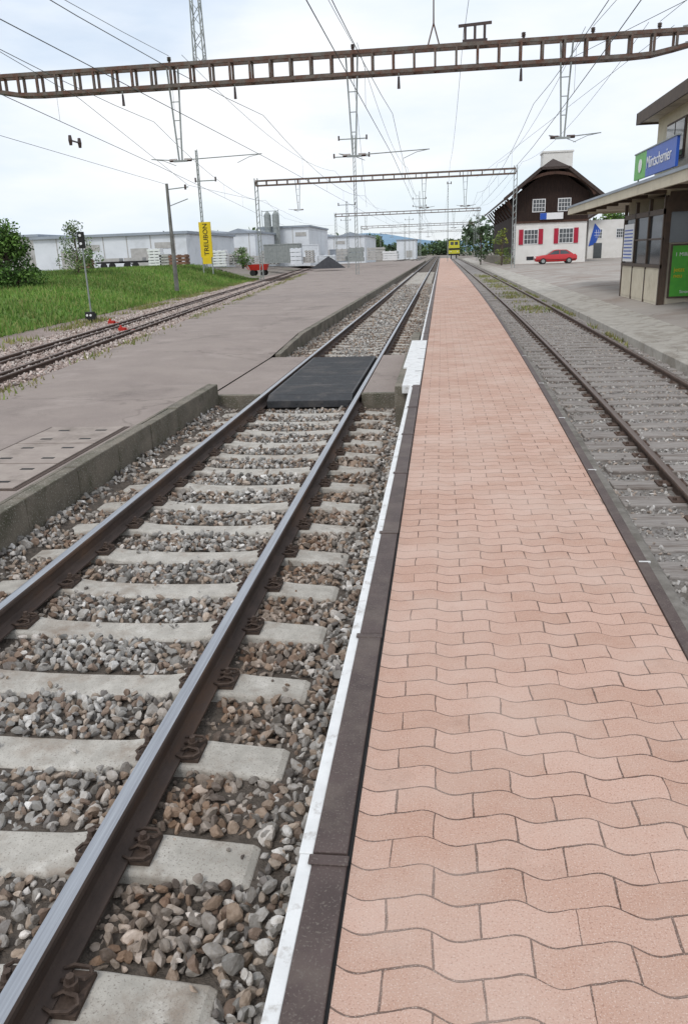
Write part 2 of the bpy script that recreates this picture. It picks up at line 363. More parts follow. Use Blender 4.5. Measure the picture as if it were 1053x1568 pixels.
for yc in SY:
    if 11.4<yc<16.9 or yc>45: continue
    for rx in (XC-.7535,XC+.7535):
        for sgn in (-1,1):
            a=lambda d,b,z: (rx+sgn*d,yc+b,-.55+z)
            xa,xb=sorted((rx+sgn*.068,rx+sgn*.15))
            mb.box(xa,xb,yc-.08,yc+.08,-.552,-.534)
            if yc<16:
                mb.tube([a(.055,-.028,.028),a(.09,-.022,.045),a(.135,-.03,.04),a(.15,-.055,.035),a(.13,-.08,.033),a(.075,-.085,.032),a(.045,-.07,.03)],.0075)
                mb.tube([a(.055,.028,.028),a(.09,.022,.045),a(.135,.03,.04),a(.15,.055,.035),a(.13,.08,.033),a(.075,.085,.032),a(.045,.07,.03)],.0075)
                mb.cyl(a(.105,0,.02),a(.105,0,.062),.024,.024,8); mb.cyl(a(.105,0,.06),a(.105,0,.085),.015,.014,6)
            else: mb.box(xa,xb,yc-.05,yc+.05,-.533,-.49)
mb.obj('rail_fasteners',['clip'])
WS=.52
mb=MB()
for k in range(150):
    yc=.5+WS*k; xc_=(ri(yc)+ro(yc))/2; d=random.uniform(-.06,.06); L=1.27; w_=random.uniform(.12,.15); t_=random.uniform(-.03,.03)
    z1=-.470+random.uniform(-.006,.006)
    mb.add([(xc_-L+d,yc-w_-t_,-.7),(xc_+L+d,yc-w_+t_,-.7),(xc_+L+d,yc+w_+t_,-.7),(xc_-L+d,yc+w_-t_,-.7),(xc_-L+d,yc-w_-t_,z1),(xc_+L+d,yc-w_+t_,z1),(xc_+L+d,yc+w_+t_,z1),(xc_-L+d,yc+w_-t_,z1)],[(0,3,2,1),(4,5,6,7),(0,1,5,4),(1,2,6,5),(2,3,7,6),(3,0,4,7)])
mb.obj('wooden_sleepers',['wood'],bevel=.012)
mb=MB()
for k in range(110):
    yc=.5+WS*k
    if yc>30: break
    for rx in (ri(yc),ro(yc)):
        mb.box(rx-.13,rx+.13,yc-.08,yc+.08,-.470,-.455)
        for s in (-1,1): mb.cyl((rx+s*.10,yc+s*.03,-.46),(rx+s*.10,yc+s*.03,-.43),.018,.016,6)
mb.obj('siding_baseplates',['rustred'])
mb=MB()
for k in range(140):
    yc=.5+.65*k; x0=cl(yc); mb.box(x0-1.25,x0+1.25,yc-.12,yc+.12,-.7,-.485)
mb.obj('left_track_sleepers',['woodark'])
# ------------------------------------------------------------------ level crossing
lc=empty('level_crossing')
mb=MB()
yv=12.0
for k in range(5):
    mb.box(XC-.66,XC+.66,yv,yv+.905,-.50,-.386,0)
    for q in range(9): mb.box(XC-.62,XC+.62,yv+.06+q*.095,yv+.06+q*.095+.05,-.387,-.381,0)
    yv+=.91
mb.obj('rubber_panels',['rubber'],lc,bevel=.006)
mb=MB(); mb.add([(XC-.66,11.98,-.388),(XC+.66,11.98,-.388),(XC+.66,11.80,-.46),(XC-.66,11.80,-.46),(XC+.66,11.80,-.56),(XC-.66,11.80,-.56),(XC-.66,11.98,-.56),(XC+.66,11.98,-.56)],[(0,1,2,3),(3,2,4,5),(0,3,5,6),(1,7,4,2)])
for xx in (-.6,-.2,.2,.6): mb.cyl((XC+xx,11.81,-.49),(XC+xx,11.79,-.49),.02,.02,8)
mb.obj('end_ramp',['rubber'],lc)
mb=MB(); mb.box(-3.6,XC-.80,12.0,16.7,-.66,-.385); mb.box(XC+.80,-.602,12.0,16.7,-.66,-.385); mb.obj('concrete_approach',['asphalt'],lc,bevel=.012)
mb=MB(); mb.box(-3.62,XC-.80,11.88,11.995,-.66,-.375); mb.box(XC+.80,-.60,11.88,11.995,-.66,-.375); mb.obj('approach_kerb',['kerb'],lc,bevel=.01)

# ------------------------------------------------------------------ ballast stones
def ico(sub):
    bm=bmesh.new(); bmesh.ops.create_icosphere(bm,subdivisions=sub,radius=1)
    V=np.array([v.co[:] for v in bm.verts]); F=np.array([[v.index for v in f.verts] for f in bm.faces]); bm.free(); return V,F
def variants(sub,n):
    V0,F=ico(sub); out=[]
    for k in range(n):
        V=V0.copy()
        for _ in range(7 if sub>1 else 5):
            d=rng.normal(size=3); d/=np.linalg.norm(d); h=rng.uniform(.35,.72)
            t=V@d; over=t>h; V[over]-= (t[over]-h)[:,None]*d
        V/= np.abs(V).max()
        V*= np.array([1.2,rng.uniform(.65,1),rng.uniform(.5,.85)])
        if sub==1: V+=rng.normal(size=V.shape)*.08
        out.append(V)
    return np.array(out),F
VA,FA=variants(2,60); VB,FB=variants(1,60)
PAL=np.array([(.41,.395,.375),(.30,.29,.275),(.54,.52,.495),(.34,.27,.215),(.27,.205,.165),(.44,.37,.31),(.20,.185,.175),(.68,.665,.645)])
PW=np.array([.22,.19,.13,.12,.10,.11,.07,.06])
def stones(name,P,S,near,pal=PAL,pw=PW,tint=None):
    V0,F=(VA,FA) if near else (VB,FB)
    N=len(P); k=rng.integers(0,len(V0),N); V=V0[k]
    q=rng.normal(size=(N,4)); q/=np.linalg.norm(q,axis=1)[:,None]; w,x,y,z=q.T
    R=np.stack([1-2*(y*y+z*z),2*(x*y-z*w),2*(x*z+y*w),2*(x*y+z*w),1-2*(x*x+z*z),2*(y*z-x*w),2*(x*z-y*w),2*(y*z+x*w),1-2*(x*x+y*y)],1).reshape(N,3,3)
    V=np.einsum('nij,nvj->nvi',R,V)*S[:,None,None]+P[:,None,:]
    nv=V.shape[1]; FF=(F[None]+ (np.arange(N)*nv)[:,None,None]).reshape(-1,3)
    c=pal[rng.choice(len(pal),N,p=pw/pw.sum())]*rng.uniform(.78,1.22,(N,1))
    if tint is not None: c=c*tint
    C=np.repeat(c,nv,axis=0)
    npmesh(name,V.reshape(-1,3),FF,C,'stone')
def grid(x0,x1,y0,y1,d):
    xs=np.arange(x0,x1,d); yq=np.arange(y0,y1,d); X,Y=np.meshgrid(xs,yq); X=X.ravel()+rng.uniform(-.5,.5,X.size)*d; Y=Y.ravel()+rng.uniform(-.5,.5,Y.size)*d
    return X,Y
SYa=np.array(SY)
def onsl(X,Y,m=.135):
    d=np.abs(Y[:,None]-SYa[None]).min(1)
    return (d<m)&(np.abs(X-XC)<1.32)
def ballast(name,y0,y1,d,s0,s1,near,lay=1.4):
    X,Y=grid(-3.44,-.42,y0,y1,d)
    sel=rng.uniform(size=X.size)<(lay-1); X=np.concatenate([X,X[sel]+d*.5]); Y=np.concatenate([Y,Y[sel]+d*.5]); up=np.concatenate([np.zeros(len(sel)),np.ones(sel.sum())])
    on=onsl(X,Y); keep=~on|(rng.uniform(size=X.size)<.026)
    rail=(np.abs(np.abs(X-XC)-.7535)<.11)
    keep&=~(rail&(on|(up>0)))
    keep&=~((Y>11.7)&(Y<16.8))&(X<-.43)&(X>-3.44)
    X,Y,up,on,rail=X[keep],Y[keep],up[keep],on[keep],rail[keep]
    S=rng.uniform(s0,s1,X.size)*np.where(rng.uniform(size=X.size)<.15,1.25,1)*np.where(rng.uniform(size=X.size)<.2,.65,1)
    tt=np.clip((-3.22-X)/.22,0,1); up_l=.085*tt*tt*(3-2*tt)
    Z=-.597+rng.uniform(-.010,.012,X.size)+up*.026+.012*np.sin(X*5+Y*3)+up_l
    S=np.where(on,S*.55,S)
    Z=np.where(on,-.570+S*.3,Z); Z=np.where(rail,Z-.015,Z)
    br=np.exp(-((np.abs(X-XC)-.9)/.33)**2)
    tint=1-br[:,None]*np.array([.14,.27,.36])
    stones(name,np.stack([X,Y,Z],1),S,near,tint=tint)
ballast('ballast_stones',.2,6.2,.043,.020,.035,True,1.6)
ballast('ballast_stones',6.2,26,.052,.024,.039,False,1.45)
ballast('ballast_stones',26,60,.10,.04,.06,False,1.3)
X,Y=grid(1.05,4.6,1.2,34,.055)
ev=np.array([e(t) for t in Y]); rel=X-ev
keep=(rel>.20)&(rel<2.74)&(np.abs(rel-.90)>.06)&(np.abs(rel-2.38)>.06)
ds=np.abs(((Y-.5+WS/2)%WS)-WS/2); out_=(rel<.36)|(rel>2.9); keep&=(ds>.14)|(rng.uniform(size=X.size)<.10)|out_
X,Y,ds=X[keep],Y[keep],ds[keep]; S=rng.uniform(.010,.027,X.size)
stones('siding_gravel',np.stack([X,Y,np.where(ds<.14,-.468,-.492)+S*.1],1),S,False,np.array([(.52,.50,.48),(.40,.38,.36),(.26,.24,.23),(.44,.37,.32)]),np.array([.35,.3,.15,.2]))
X,Y=grid(-24,-8,4,75,.10); c=np.array([cl(t) for t in Y]); rel=X-c
keep=(np.abs(rel)<1.9)&(np.abs(np.abs(rel)-.75)>.1)
X,Y=X[keep],Y[keep]; S=rng.uniform(.03,.055,X.size)
stones('left_track_gravel',np.stack([X,Y,-.475+rng.uniform(-.02,.02,X.size)],1),S,False,np.array([(.56,.47,.43),(.45,.36,.32),(.62,.56,.52),(.30,.24,.21)]),np.array([.35,.25,.25,.15]))

# ------------------------------------------------------------------ right forecourt
def rk(y): return ro(y)+.36
mb=MB(); mb.sweep([(0,-.3),(0,.19),(.02,.21),(.14,.21),(.14,-.3)],rk,yy,-.5,0,close=False); mb.obj('forecourt_kerb',['kerb_light'])
def fz(x,y): return -.30+.28*sst((x-4.2)/3.0)
strip('forecourt_concrete',lambda y:rk(y)+.14,lambda y:rk(y)+1.25,0,'kerb_light',yy,3,zf=lambda x,y:fz(x,y))
strip('forecourt_pavement',lambda y:rk(y)+1.254,lambda y:rk(y)+50,0,'asphalt_r',yy,30,zf=lambda x,y:fz(x,y)-.004)

# ------------------------------------------------------------------ grass bank + yard
def bz(x,y):
    d=gr(y)-x
    return -.47+ (1.35*sst((y-8)/60))*sst(d/7)+ .25*sst(d/3)+ .05*math.sin(x*.9)*math.sin(y*.7)*sst(d/2)
yg=[-2+1.5*i for i in range(58)]
strip('grass_bank',lambda y:gr(y),lambda y:gr(y)-75,0,'grass',yg,90,zf=bz)
strip('gravel_works_yard',lambda y:gr(y)-.5,lambda y:gr(y)-130,0,'yard',[84,88,95,110,140,180,240,300],12,zf=lambda x,y:-.5+1.55*sst((gr(y)-.5-x)/6)+.01)
N=60000
Yb=rng.uniform(16,85,N); Xb=np.array([gr(t) for t in Yb])-np.abs(rng.normal(size=N))*8+.35
Zb=np.array([bz(a,b) for a,b in zip(Xb,Yb)])
h=rng.uniform(.08,.26,N); an=rng.uniform(0,6.28,N); w=rng.uniform(.015,.04,N)
dx=np.cos(an)*w; dy=np.sin(an)*w
V=np.stack([np.stack([Xb-dx,Yb-dy,Zb],1),np.stack([Xb+dx,Yb+dy,Zb],1),np.stack([Xb+rng.normal(size=N)*.06,Yb+rng.normal(size=N)*.06,Zb+h],1)],1).reshape(-1,3)
gc=np.array([(.15,.28,.05),(.21,.33,.07),(.11,.21,.04),(.32,.33,.12)])[rng.integers(0,4,N)]
patch=.8+.3*np.sin(Xb*.35+np.sin(Yb*.2)*2)*np.sin(Yb*.17+1)
gc=gc*patch[:,None]
npmesh('grass_tufts',V,np.arange(3*N).reshape(-1,3),np.repeat(gc,3,0),'blade')
def weeds(name,xf,y0,y1,N,sp,z,pal,hm=.16):
    Yb=rng.uniform(y0,y1,N); Xb=np.array([xf(t) for t in Yb])+rng.normal(size=N)*sp
    k=(np.sin(Yb*1.7)+np.sin(Yb*.63+2)+rng.normal(size=N)*.5)>.1
    Xb,Yb=Xb[k],Yb[k]; n=len(Xb); h=rng.uniform(.04,hm,n); an=rng.uniform(0,6.28,n); w=rng.uniform(.012,.035,n)
    dx=np.cos(an)*w; dy=np.sin(an)*w; Zb=np.full(n,z)
    V=np.stack([np.stack([Xb-dx,Yb-dy,Zb],1),np.stack([Xb+dx,Yb+dy,Zb],1),np.stack([Xb+rng.normal(size=n)*.05,Yb+rng.normal(size=n)*.05,Zb+h],1)],1).reshape(-1,3)
    gc=np.array(pal)[rng.integers(0,len(pal),n)]
    npmesh(name,V,np.arange(3*n).reshape(-1,3),np.repeat(gc,3,0),'blade')
WP=[(.20,.25,.07),(.32,.29,.12),(.25,.22,.10)]
weeds('siding_weeds',lambda y:(ri(y)+ro(y))/2+.1,28,75,6500,.35,-.5,WP)
weeds('siding_weeds',lambda y:ro(y)+.25,18,70,2500,.06,-.5,WP)
weeds('platform_weeds',lambda y:xm(y)+.1,8,90,5000,.15,-.25,WP)
weeds('trackside_weeds',lambda y:cl(y)-2.4,16,85,8000,.35,-.5,WP,.22)
weeds('trackside_weeds',lambda y:cl(y)+2.2,45,100,4000,.5,-.5,WP,.2)

# ------------------------------------------------------------------ foliage
def leaves(name,clumps,per,size,pal,parent=None):
    pal=np.array(pal); P=[];C=[]
    for (x,y,z,r) in clumps:
        n=int(per*r*r); d=rng.normal(size=(n,3)); d/=np.linalg.norm(d,axis=1)[:,None]
        rr=r*rng.uniform(.35,1.05,n)**.6
        p=d*rr[:,None]*np.array([1,1,.8])+np.array([x,y,z]); P.append(p)
        base=pal[rng.integers(0,len(pal))]*rng.uniform(.8,1.2)
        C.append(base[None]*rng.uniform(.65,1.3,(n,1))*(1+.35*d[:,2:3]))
    P=np.concatenate(P);C=np.concatenate(C);n=len(P)
    a=rng.normal(size=(n,3)); a/=np.linalg.norm(a,axis=1)[:,None]; b=np.cross(a,rng.normal(size=(n,3))); b/=np.linalg.norm(b,axis=1)[:,None]
    s=size*rng.uniform(.6,1.4,(n,1))
    V=np.stack([P-a*s,P-b*s*.5,P+a*s,P+b*s*.5],1).reshape(-1,3)
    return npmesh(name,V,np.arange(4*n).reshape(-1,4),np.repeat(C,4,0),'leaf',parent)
GP=[(.09,.17,.035),(.12,.21,.045),(.06,.12,.03),(.15,.23,.055)]
def tree(name,x,y,z,h,w,per=260,size=.09,pal=GP,trunk=.12,low=.25,nc=16):
    t=empty(name); mb=MB(); mb.cyl((x,y,z-.2),(x+.05,y,z+h*.55),trunk,trunk*.5,8)
    cl_=[]
    for k in range(nc):
        f=random.uniform(low,1); a=random.uniform(0,6.28); env=math.sin(math.pi*min(1,(f-low)/(1-low)*.8+.2))
        r=w*.5*env*random.uniform(.3,.9); p=(x+math.cos(a)*r,y+math.sin(a)*r,z+h*f*.92)
        cl_.append((*p,w*random.uniform(.13,.24)))
        mb.cyl((x,y,z+h*min(f*.6,.5)),p,trunk*.35,trunk*.1,5)
    mb.obj('trunk',['bark'],t); leaves('crown',cl_,per,size,pal,t); return t
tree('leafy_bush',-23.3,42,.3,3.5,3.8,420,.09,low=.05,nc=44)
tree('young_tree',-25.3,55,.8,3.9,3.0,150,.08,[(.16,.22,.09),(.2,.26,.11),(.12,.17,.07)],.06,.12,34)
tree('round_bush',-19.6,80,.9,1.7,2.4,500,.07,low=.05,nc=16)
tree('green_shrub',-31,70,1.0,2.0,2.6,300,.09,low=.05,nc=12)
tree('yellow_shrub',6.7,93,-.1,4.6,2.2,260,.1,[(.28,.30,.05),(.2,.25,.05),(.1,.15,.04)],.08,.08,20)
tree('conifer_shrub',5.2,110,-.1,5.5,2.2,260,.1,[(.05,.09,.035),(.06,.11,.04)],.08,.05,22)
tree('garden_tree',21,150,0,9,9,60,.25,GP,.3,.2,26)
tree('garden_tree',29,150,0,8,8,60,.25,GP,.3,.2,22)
cls=[]
for k in range(420):
    x=random.uniform(-330,-30); y=random.uniform(300,420); cls.append((x,y,random.uniform(1,9)*(1 if x<-60 else .8),random.uniform(3,6)))
for k in range(160):
    x=random.uniform(12,170); y=random.uniform(260,420); cls.append((x,y,random.uniform(1,9),random.uniform(3,6)))
for k in range(60):
    x=random.uniform(-40,12); y=random.uniform(520,560); cls.append((x,y,random.uniform(1,6),random.uniform(3,5)))
leaves('distant_tree_line',cls,5,1.0,[(.075,.12,.055),(.10,.15,.07),(.065,.10,.055)])
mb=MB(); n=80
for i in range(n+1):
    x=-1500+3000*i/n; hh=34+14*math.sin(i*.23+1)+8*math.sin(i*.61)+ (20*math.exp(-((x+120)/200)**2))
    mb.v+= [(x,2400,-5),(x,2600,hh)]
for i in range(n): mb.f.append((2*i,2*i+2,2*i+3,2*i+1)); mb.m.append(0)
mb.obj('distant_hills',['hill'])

# ------------------------------------------------------------------ gantries
def gantry(name,Y,x0,x1,zb,hb,taper=True,hang=(),step=.76,posts=None,arms=(),dep=.5):
    g=empty(name); mb=MB(); t=.085
    def zbot(x):
        if not taper: return zb
        return zb+ (hb-.28)*max(sst((x-(x1-3.6))/3.0),sst(((x0+3.6)-x)/3.0))
    n=int((x1-x0)/step); xs=[x0+(x1-x0)*i/n for i in range(n+1)]
    for yy_ in (Y-dep/2,Y+dep/2):
        mb.beam((x0,yy_,zb+hb),(x1,yy_,zb+hb),t,t*1.5)
        for i in range(n): mb.beam((xs[i],yy_,zbot(xs[i])),(xs[i+1],yy_,zbot(xs[i+1])),t,t*1.5)
        for x in xs: mb.beam((x,yy_,zbot(x)+.06),(x,yy_,zb+hb-.06),t*.9,.12 if dep>.4 else .08)
    for i,x in enumerate(xs):
        mb.beam((x,Y-dep/2,zb+hb+.01),(x,Y+dep/2,zb+hb+.01),t,.05)
        mb.beam((x,Y-dep/2,zbot(x)-.01),(x,Y+dep/2,zbot(x)-.01),t,.05)
    mb.obj('truss_beam',['truss'],g)
    mb=MB()
    for px in (posts or (x0,x1)):
        for sx in (-.14,.14): mb.beam((px+sx,Y,-.6),(px+sx,Y,zb+hb+.25),.06,.2)
        for k in range(16):
            z=-.3+k*.56; mb.beam((px-.14,Y-.08,z),(px+.14,Y-.08,z+.3),.03,.05)
    mb.obj('posts',['truss_light'],g)
    mb=MB()
    for (hx,zl,al,ar) in hang:
        w=.22
        for sx in (-1,1):
            mb.beam((hx+sx*w,Y,zb+hb*.9),(hx+sx*.06,Y,zl),.055,.055,1)
        for f in (.2,.45,.7):
            z=zb+(zl-zb)*f; wa=w+(.06-w)*f; mb.beam((hx-wa,Y,z),(hx+wa,Y,z),.03,.03,1)
        mb.beam((hx-.28,Y-.05,zl-.02),(hx+.28,Y-.05,zl-.02),.07,.07,1)
        mb.cyl((hx-.45,Y,zl+.02),(hx-.15,Y,zl+.02),.06,.06,8,2); mb.cyl((hx+.15,Y,zl+.02),(hx+.45,Y,zl+.02),.06,.06,8,2)
        for (s,L) in ((-1,al),(1,ar)):
            if L:
                mb.cyl((hx+s*.4,Y,zl+.03),(hx+s*L,Y,zl+.10),.020,.018,6,1)
                mb.tube([(hx+s*L,Y,zl+.10),(hx+s*(L-.5),Y,zl+.02),(hx+s*(L-1.0),Y,zl-.18)],.012,5,1)
    for ax in arms:
        mb.cyl((ax,Y,zb-.15),(ax,Y,zb-.55),.04,.06,8,2); mb.beam((ax,Y,zb),(ax,Y,zb-.15),.04,.04,1)
    mb.obj('registration_arms',['truss','truss_light','insul'],g)
    return g
gantry('catenary_gantry',33,-19.6,10.6,8.08,.72,hang=((-10.3,5.45,1.2,3.3),(-3.35,5.3,.6,2.9),(4.5,5.55,.5,1.4)),arms=(-12.4,-7.9,-1.6,2.9))
mb=MB()
for x in (-10.4,-3.3,2.95,5.4,7.7):
    mb.cyl((x,33,8.85),(x,33,9.0),.05,.05,8,0)
    for k in range(3): mb.cyl((x,33,8.98+k*.05),(x,33,9.01+k*.05),.09,.06,8,0)
    mb.beam((x-.1,33,8.85),(x+.1,33,8.85),.1,.04,1)
for x in (.85,1.2,1.55):
    mb.cyl((x,33,8.85),(x,33,9.45),.05,.05,8,0)
mb.beam((.6,33,9.45),(1.8,33,9.5),.09,.09,0)
mb.beam((.75,33,8.95),(1.65,33,8.95),.1,.1,0)
for s in (-1,1): mb.beam((-.3+s*.22,33,8.85),(-.3,33,9.6),.05,.05,1)
mb.cyl((-.3,33,9.6),(-.3,33,11.4),.03,.02,6,1)
mb.cyl((-.3,33,10.45),(-.3,33,10.85),.08,.07,8,1)
mb.obj('beam_insulators',['insul','truss'])
def lattice(name,x,y,z0,z1,w0,w1,mt='truss_light'):
    mb=MB(); n=max(3,int((z1-z0)/.42))
    for sx in (-1,1):
        for sy in (-1,1): mb.beam((x+sx*w0,y+sy*w0,z0),(x+sx*w1,y+sy*w1,z1),.045,.045)
    for k in range(n):
        f=k/n;f2=(k+1)/n; wa=w0+(w1-w0)*f; wb=w0+(w1-w0)*f2; za=z0+(z1-z0)*f; zb=z0+(z1-z0)*f2; s=1 if k%2 else -1
        mb.beam((x-s*wa,y-wa,za),(x+s*wb,y-wb,zb),.022,.022)
        mb.beam((x+s*wa,y+wa,za),(x-s*wb,y+wb,zb),.022,.022)
        for sx in (-1,1): mb.beam((x+sx*wa,y-s*wa,za),(x+sx*wb,y+s*wb,zb),.022,.022)
    return mb.obj(name,[mt,'insul'])
lattice('lattice_mast',-9.35,33.6,8.85,15.5,.20,.09)
gantry('catenary_gantry',79,-17.5,6.75,8.2,.42,taper=False,hang=((-13.5,5.9,1,0),(-1.6,5.6,.8,1.0),(2.2,5.6,.8,1)),step=1.0,posts=(-17.5,6.75),dep=.35)
gantry('catenary_gantry',150,-19,6.9,8.3,.42,taper=False,hang=((-13.5,5.9,1,0),(-3.6,5.6,.8,1.0),(2.2,5.6,.8,1)),step=1.2,posts=(-19,6.4),dep=.35)
gantry('catenary_gantry',230,-22,9,8.5,.5,taper=False,hang=((-13.5,5.9,1,0),(-3.6,5.6,.8,1.0)),step=1.5,posts=(-22,-10,9),dep=.35)
gantry('catenary_gantry',330,-24,10,9,.5,taper=False,step=2,posts=(-24,-8,10),dep=.35)
def hmast(name,x,y,z0,z1,arms=(),mt='truss_light',w=.26):
    mb=MB()
    for s in (-1,1): mb.beam((x+s*w/2,y,z0),(x+s*w*.35,y,z1),.05,.2)
    k=z0
    while k<z1-.6: mb.beam((x-w/2,y-.05,k),(x+w/2,y-.05,k+.4),.03,.03); mb.beam((x-w/2,y-.05,k+.4),(x+w/2,y-.05,k+.8),.03,.03); k+=.8
    for (z,l,r) in arms:
        mb.beam((x-l,y,z),(x+r,y,z),.09,.09)
        for xx in (x-l,x+r,): mb.cyl((xx,y,z-.1),(xx,y,z+.3),.08,.08,8,1)
    return mb.obj(name,[mt,'insul'])
hmast('catenary_mast',-8.1,79.6,-.3,12.2,((11.9,1.4,1.2),(10.4,1.9,1.4)))
hmast('catenary_mast',-22.2,76,.9,11.2,((8.6,.3,1.6),),w=.2)
hmast('catenary_mast',-4.6,180,-.6,14,((12.5,1.4,1.4),(11,1.4,1.4)))
hmast('catenary_mast',1.1,140,-.4,12.5,((12.2,.1,.5),),w=.15)
hmast('catenary_mast',-13.5,120,-.6,9,((8.5,1.2,1.2),))
hmast('catenary_mast',-24,210,0,11,((10,1.2,1.2),))
hmast('catenary_mast',-9.5,250,-.6,12,((11,1.2,1.2),))
hmast('catenary_mast',8.5,190,-.2,10,((9,1.2,1.2),))
mb=MB(); mb.cyl((-17.3,52,-.2),(-17.3,52,6.35),.15,.09,10,0); mb.beam((-17.3,52,6.0),(-15.9,52,6.1),.06,.06,1); mb.cyl((-16.1,52,5.95),(-16.1,52,6.25),.07,.07,8,2); mb.beam((-17.3,52,5.0),(-16.0,52,5.4),.05,.05,1)
mb.obj('concrete_pole',['pole','truss_light','insul'])

# ------------------------------------------------------------------ wires
mb=MB()
def wire(pts,r=.009): mb.tube(pts,r,5)
SP=[-22,33,79,150,230,330,430]
def span(xf,zc,zs,drop=True,r=.009,xoff=.15,sag=.85):
    for k in range(len(SP)-1):
        a,b=SP[k],SP[k+1]; n=10; so=xoff*(1 if k%2 else -1)
        c=[];m=[]
        for i in range(n+1):
            f=i/n; y=a+(b-a)*f; x=xf(y)+so*(1-2*f); c.append((x,y,zc)); m.append((x,y,zs-sag*4*f*(1-f)))
        wire(c,r); wire(m,r)
        if drop:
            for i in range(2,n,2): wire([c[i],m[i]],.004)
span(lambda y:-2.0,5.2,6.7)
span(lambda y:(ri(y)+ro(y))/2,5.25,6.75)
span(lambda y:cl(y) if y<100 else cl(100),5.3,6.9)
span(lambda y:-7.0,5.4,6.9)
for x,z in ((-10.4,9.15),(-3.3,9.15),(5.4,9.15),(7.7,9.15),(.85,9.5)):
    for k in range(len(SP)-1):
        a,b=SP[k],SP[k+1]; wire([(x*(1 if k<1 else .95),a+(b-a)*i/12,z-.9*4*(i/12)*(1-i/12)) for i in range(13)],.009)
wire([(-15.9,52,6.2),(-14.2,33,7.9),(-12.5,14,8.2),(-11,0,8.5)],.010)
wire([(-17.3,52,6.3),(-16,20,6.4),(-15.3,-5,6.9)],.010)
wire([(-15.9,52,6.2),(-17,79,6.8),(-20,120,6.6)],.010)
wire([(-3.3,33,8.1),(-7,79,5.9)],.009)
wire([(4.5,33,8.1),(9,12,7)],.009); wire([(3.2,79,8),(8.2,33,9)],.009)
mb.obj('overhead_wires',['wire'])
mb=MB()
for yv in (27,27.7):
    mb.cyl((-12.1,yv,5.55),(-12.1,yv,5.70),.07,.05,8); mb.cyl((-12.1,yv,5.40),(-12.1,yv,5.55),.05,.07,8)
mb.cyl((-12.1,27,5.55),(-12.1,27.7,5.55),.03,.03,6); mb.obj('wire_insulator',['insul'])

# ------------------------------------------------------------------ goods shed house
h=empty('timber_goods_house')
xl,xr,yf,yb=8.35,16.05,95,133
xm_=12.15
mb=MB(); mb.box(xl,xr,yf,yb,-.4,4.4); mb.obj('plaster_walls',['plaster'],h)
mb=MB()
mb.prism_y([(xl-.06,4.4),(xr+.06,4.4),(xr+.06,7.3),(xm_,10.1),(xl-.06,7.3)],yf-.06,yb,0)
for i in range(30):
    x=xl+(xr-xl)*i/29; mb.box(x-.03,x+.03,yf-.085,yf-.058,4.42,7.3+min(x-xl,xr-x)*.6-.1,0)
mb.box(xl-.16,xr+.16,yf-.14,yf-.02,4.3,4.52,1)
mb.box(xl-.08,xl-.002,yf+3,yb,.9,4.4,0)
mb.obj('timber_gable',['timber','timber2'],h)
mb=MB()
def roofside(s):
    ex=xm_+s*5.3; ez=6.9; kx=xm_+s*1.45; kz=9.9; rz=10.9; y0=yf-1.5; th=.26
    top=[(ex,y0,ez),(kx,y0,kz),(xm_,y0+2.2,rz),(xm_,yb+1,rz),(ex,yb+1,ez)]
    bot=[(a,b,c-th) for a,b,c in top]
    mb.add(top+bot,[tuple(range(5)),tuple(range(9,4,-1))]+[(i,(i+1)%5,5+(i+1)%5,5+i) for i in range(5)])
roofside(-1);roofside(1)
mb.poly([(xm_-1.45,yf-1.5,9.9),(xm_+1.45,yf-1.5,9.9),(xm_,yf+.7,10.9)])
for s in (-1,1): mb.beam((xm_+s*5.3,yf-1.55,6.8),(xm_+s*1.45,yf-1.55,9.77),.08,.34)
mb.beam((xm_-1.5,yf-1.55,9.78),(xm_+1.5,yf-1.55,9.78),.08,.26)
mb.obj('roof',['roofdark'],h)
mb=MB()
pts=[(xm_+4.7*math.cos(t),yf-1.35,5.6+3.7*math.sin(t)) for t in [math.pi*(.12+.76*i/18) for i in range(19)]]
for a,b in zip(pts,pts[1:]): mb.beam(a,b,.12,.30)
for s in (-1,1): mb.beam((xm_+s*4.0,yf-.1,5.2),(xm_+s*4.95,yf-1.35,6.8),.18,.18)
for i in range(9):
    yv=yf+i*4.5; mb.beam((xl-.1,yv,5.2),(xl-1.3,yv,6.7),.18,.18)
mb.obj('arch_timbers',['timber2'],h)
def win(mb,x,y,z,w,hh,sh=False):
    mb.box(x-w/2-.08,x+w/2+.08,y-.06,y+.0,z-hh/2-.08,z+hh/2+.08,0)
    mb.box(x-w/2,x+w/2,y-.066,y-.05,z-hh/2,z+hh/2,1)
    for k in (-.25,0,.25): mb.box(x+k*w-.02,x+k*w+.02,y-.08,y-.055,z-hh/2,z+hh/2,0)
    for k in (-.17,.17): mb.box(x-w/2,x+w/2,y-.078,y-.0561,z+k*hh-.02,z+k*hh+.02,0)
    if sh:
        for s in (-1,1): mb.box(x+s*(w/2+.36)-.24,x+s*(w/2+.36)+.24,y-.09,y-.03,z-hh/2-.08,z+hh/2+.08,2)
mb=MB()
for x in (10.75,13.5): win(mb,x,yf-.06,6.1,1.25,1.2)
for x in (10.0,13.85): win(mb,x,yf,2.85,1.45,1.45,True)
for x in (10.0,13.85,12.0): mb.box(x-.4,x+.4,yf-.02,yf+.03,.35,.75,1)
mb.obj('windows',['signwhite','glass','red'],h)
mb=MB(); mb.box(10.9,13.4,yf-.32,yf-.2,4.62,5.3,0); mb.box(10.9,11.6,yf-.33,yf-.32,4.63,5.29,1); mb.obj('name_board',['signwhite','blue'],h)
mb=MB(); mb.box(13.0,16.7,112,115,5,13.2); mb.box(12.9,16.8,111.9,115.1,13.2,13.4); mb.obj('chimney_block',['plaster'],h)
mb=MB(); mb.box(xl-1.6,xl-.1,yf+2,yb,-.3,.8); mb.obj('loading_dock',['kerb'],h)

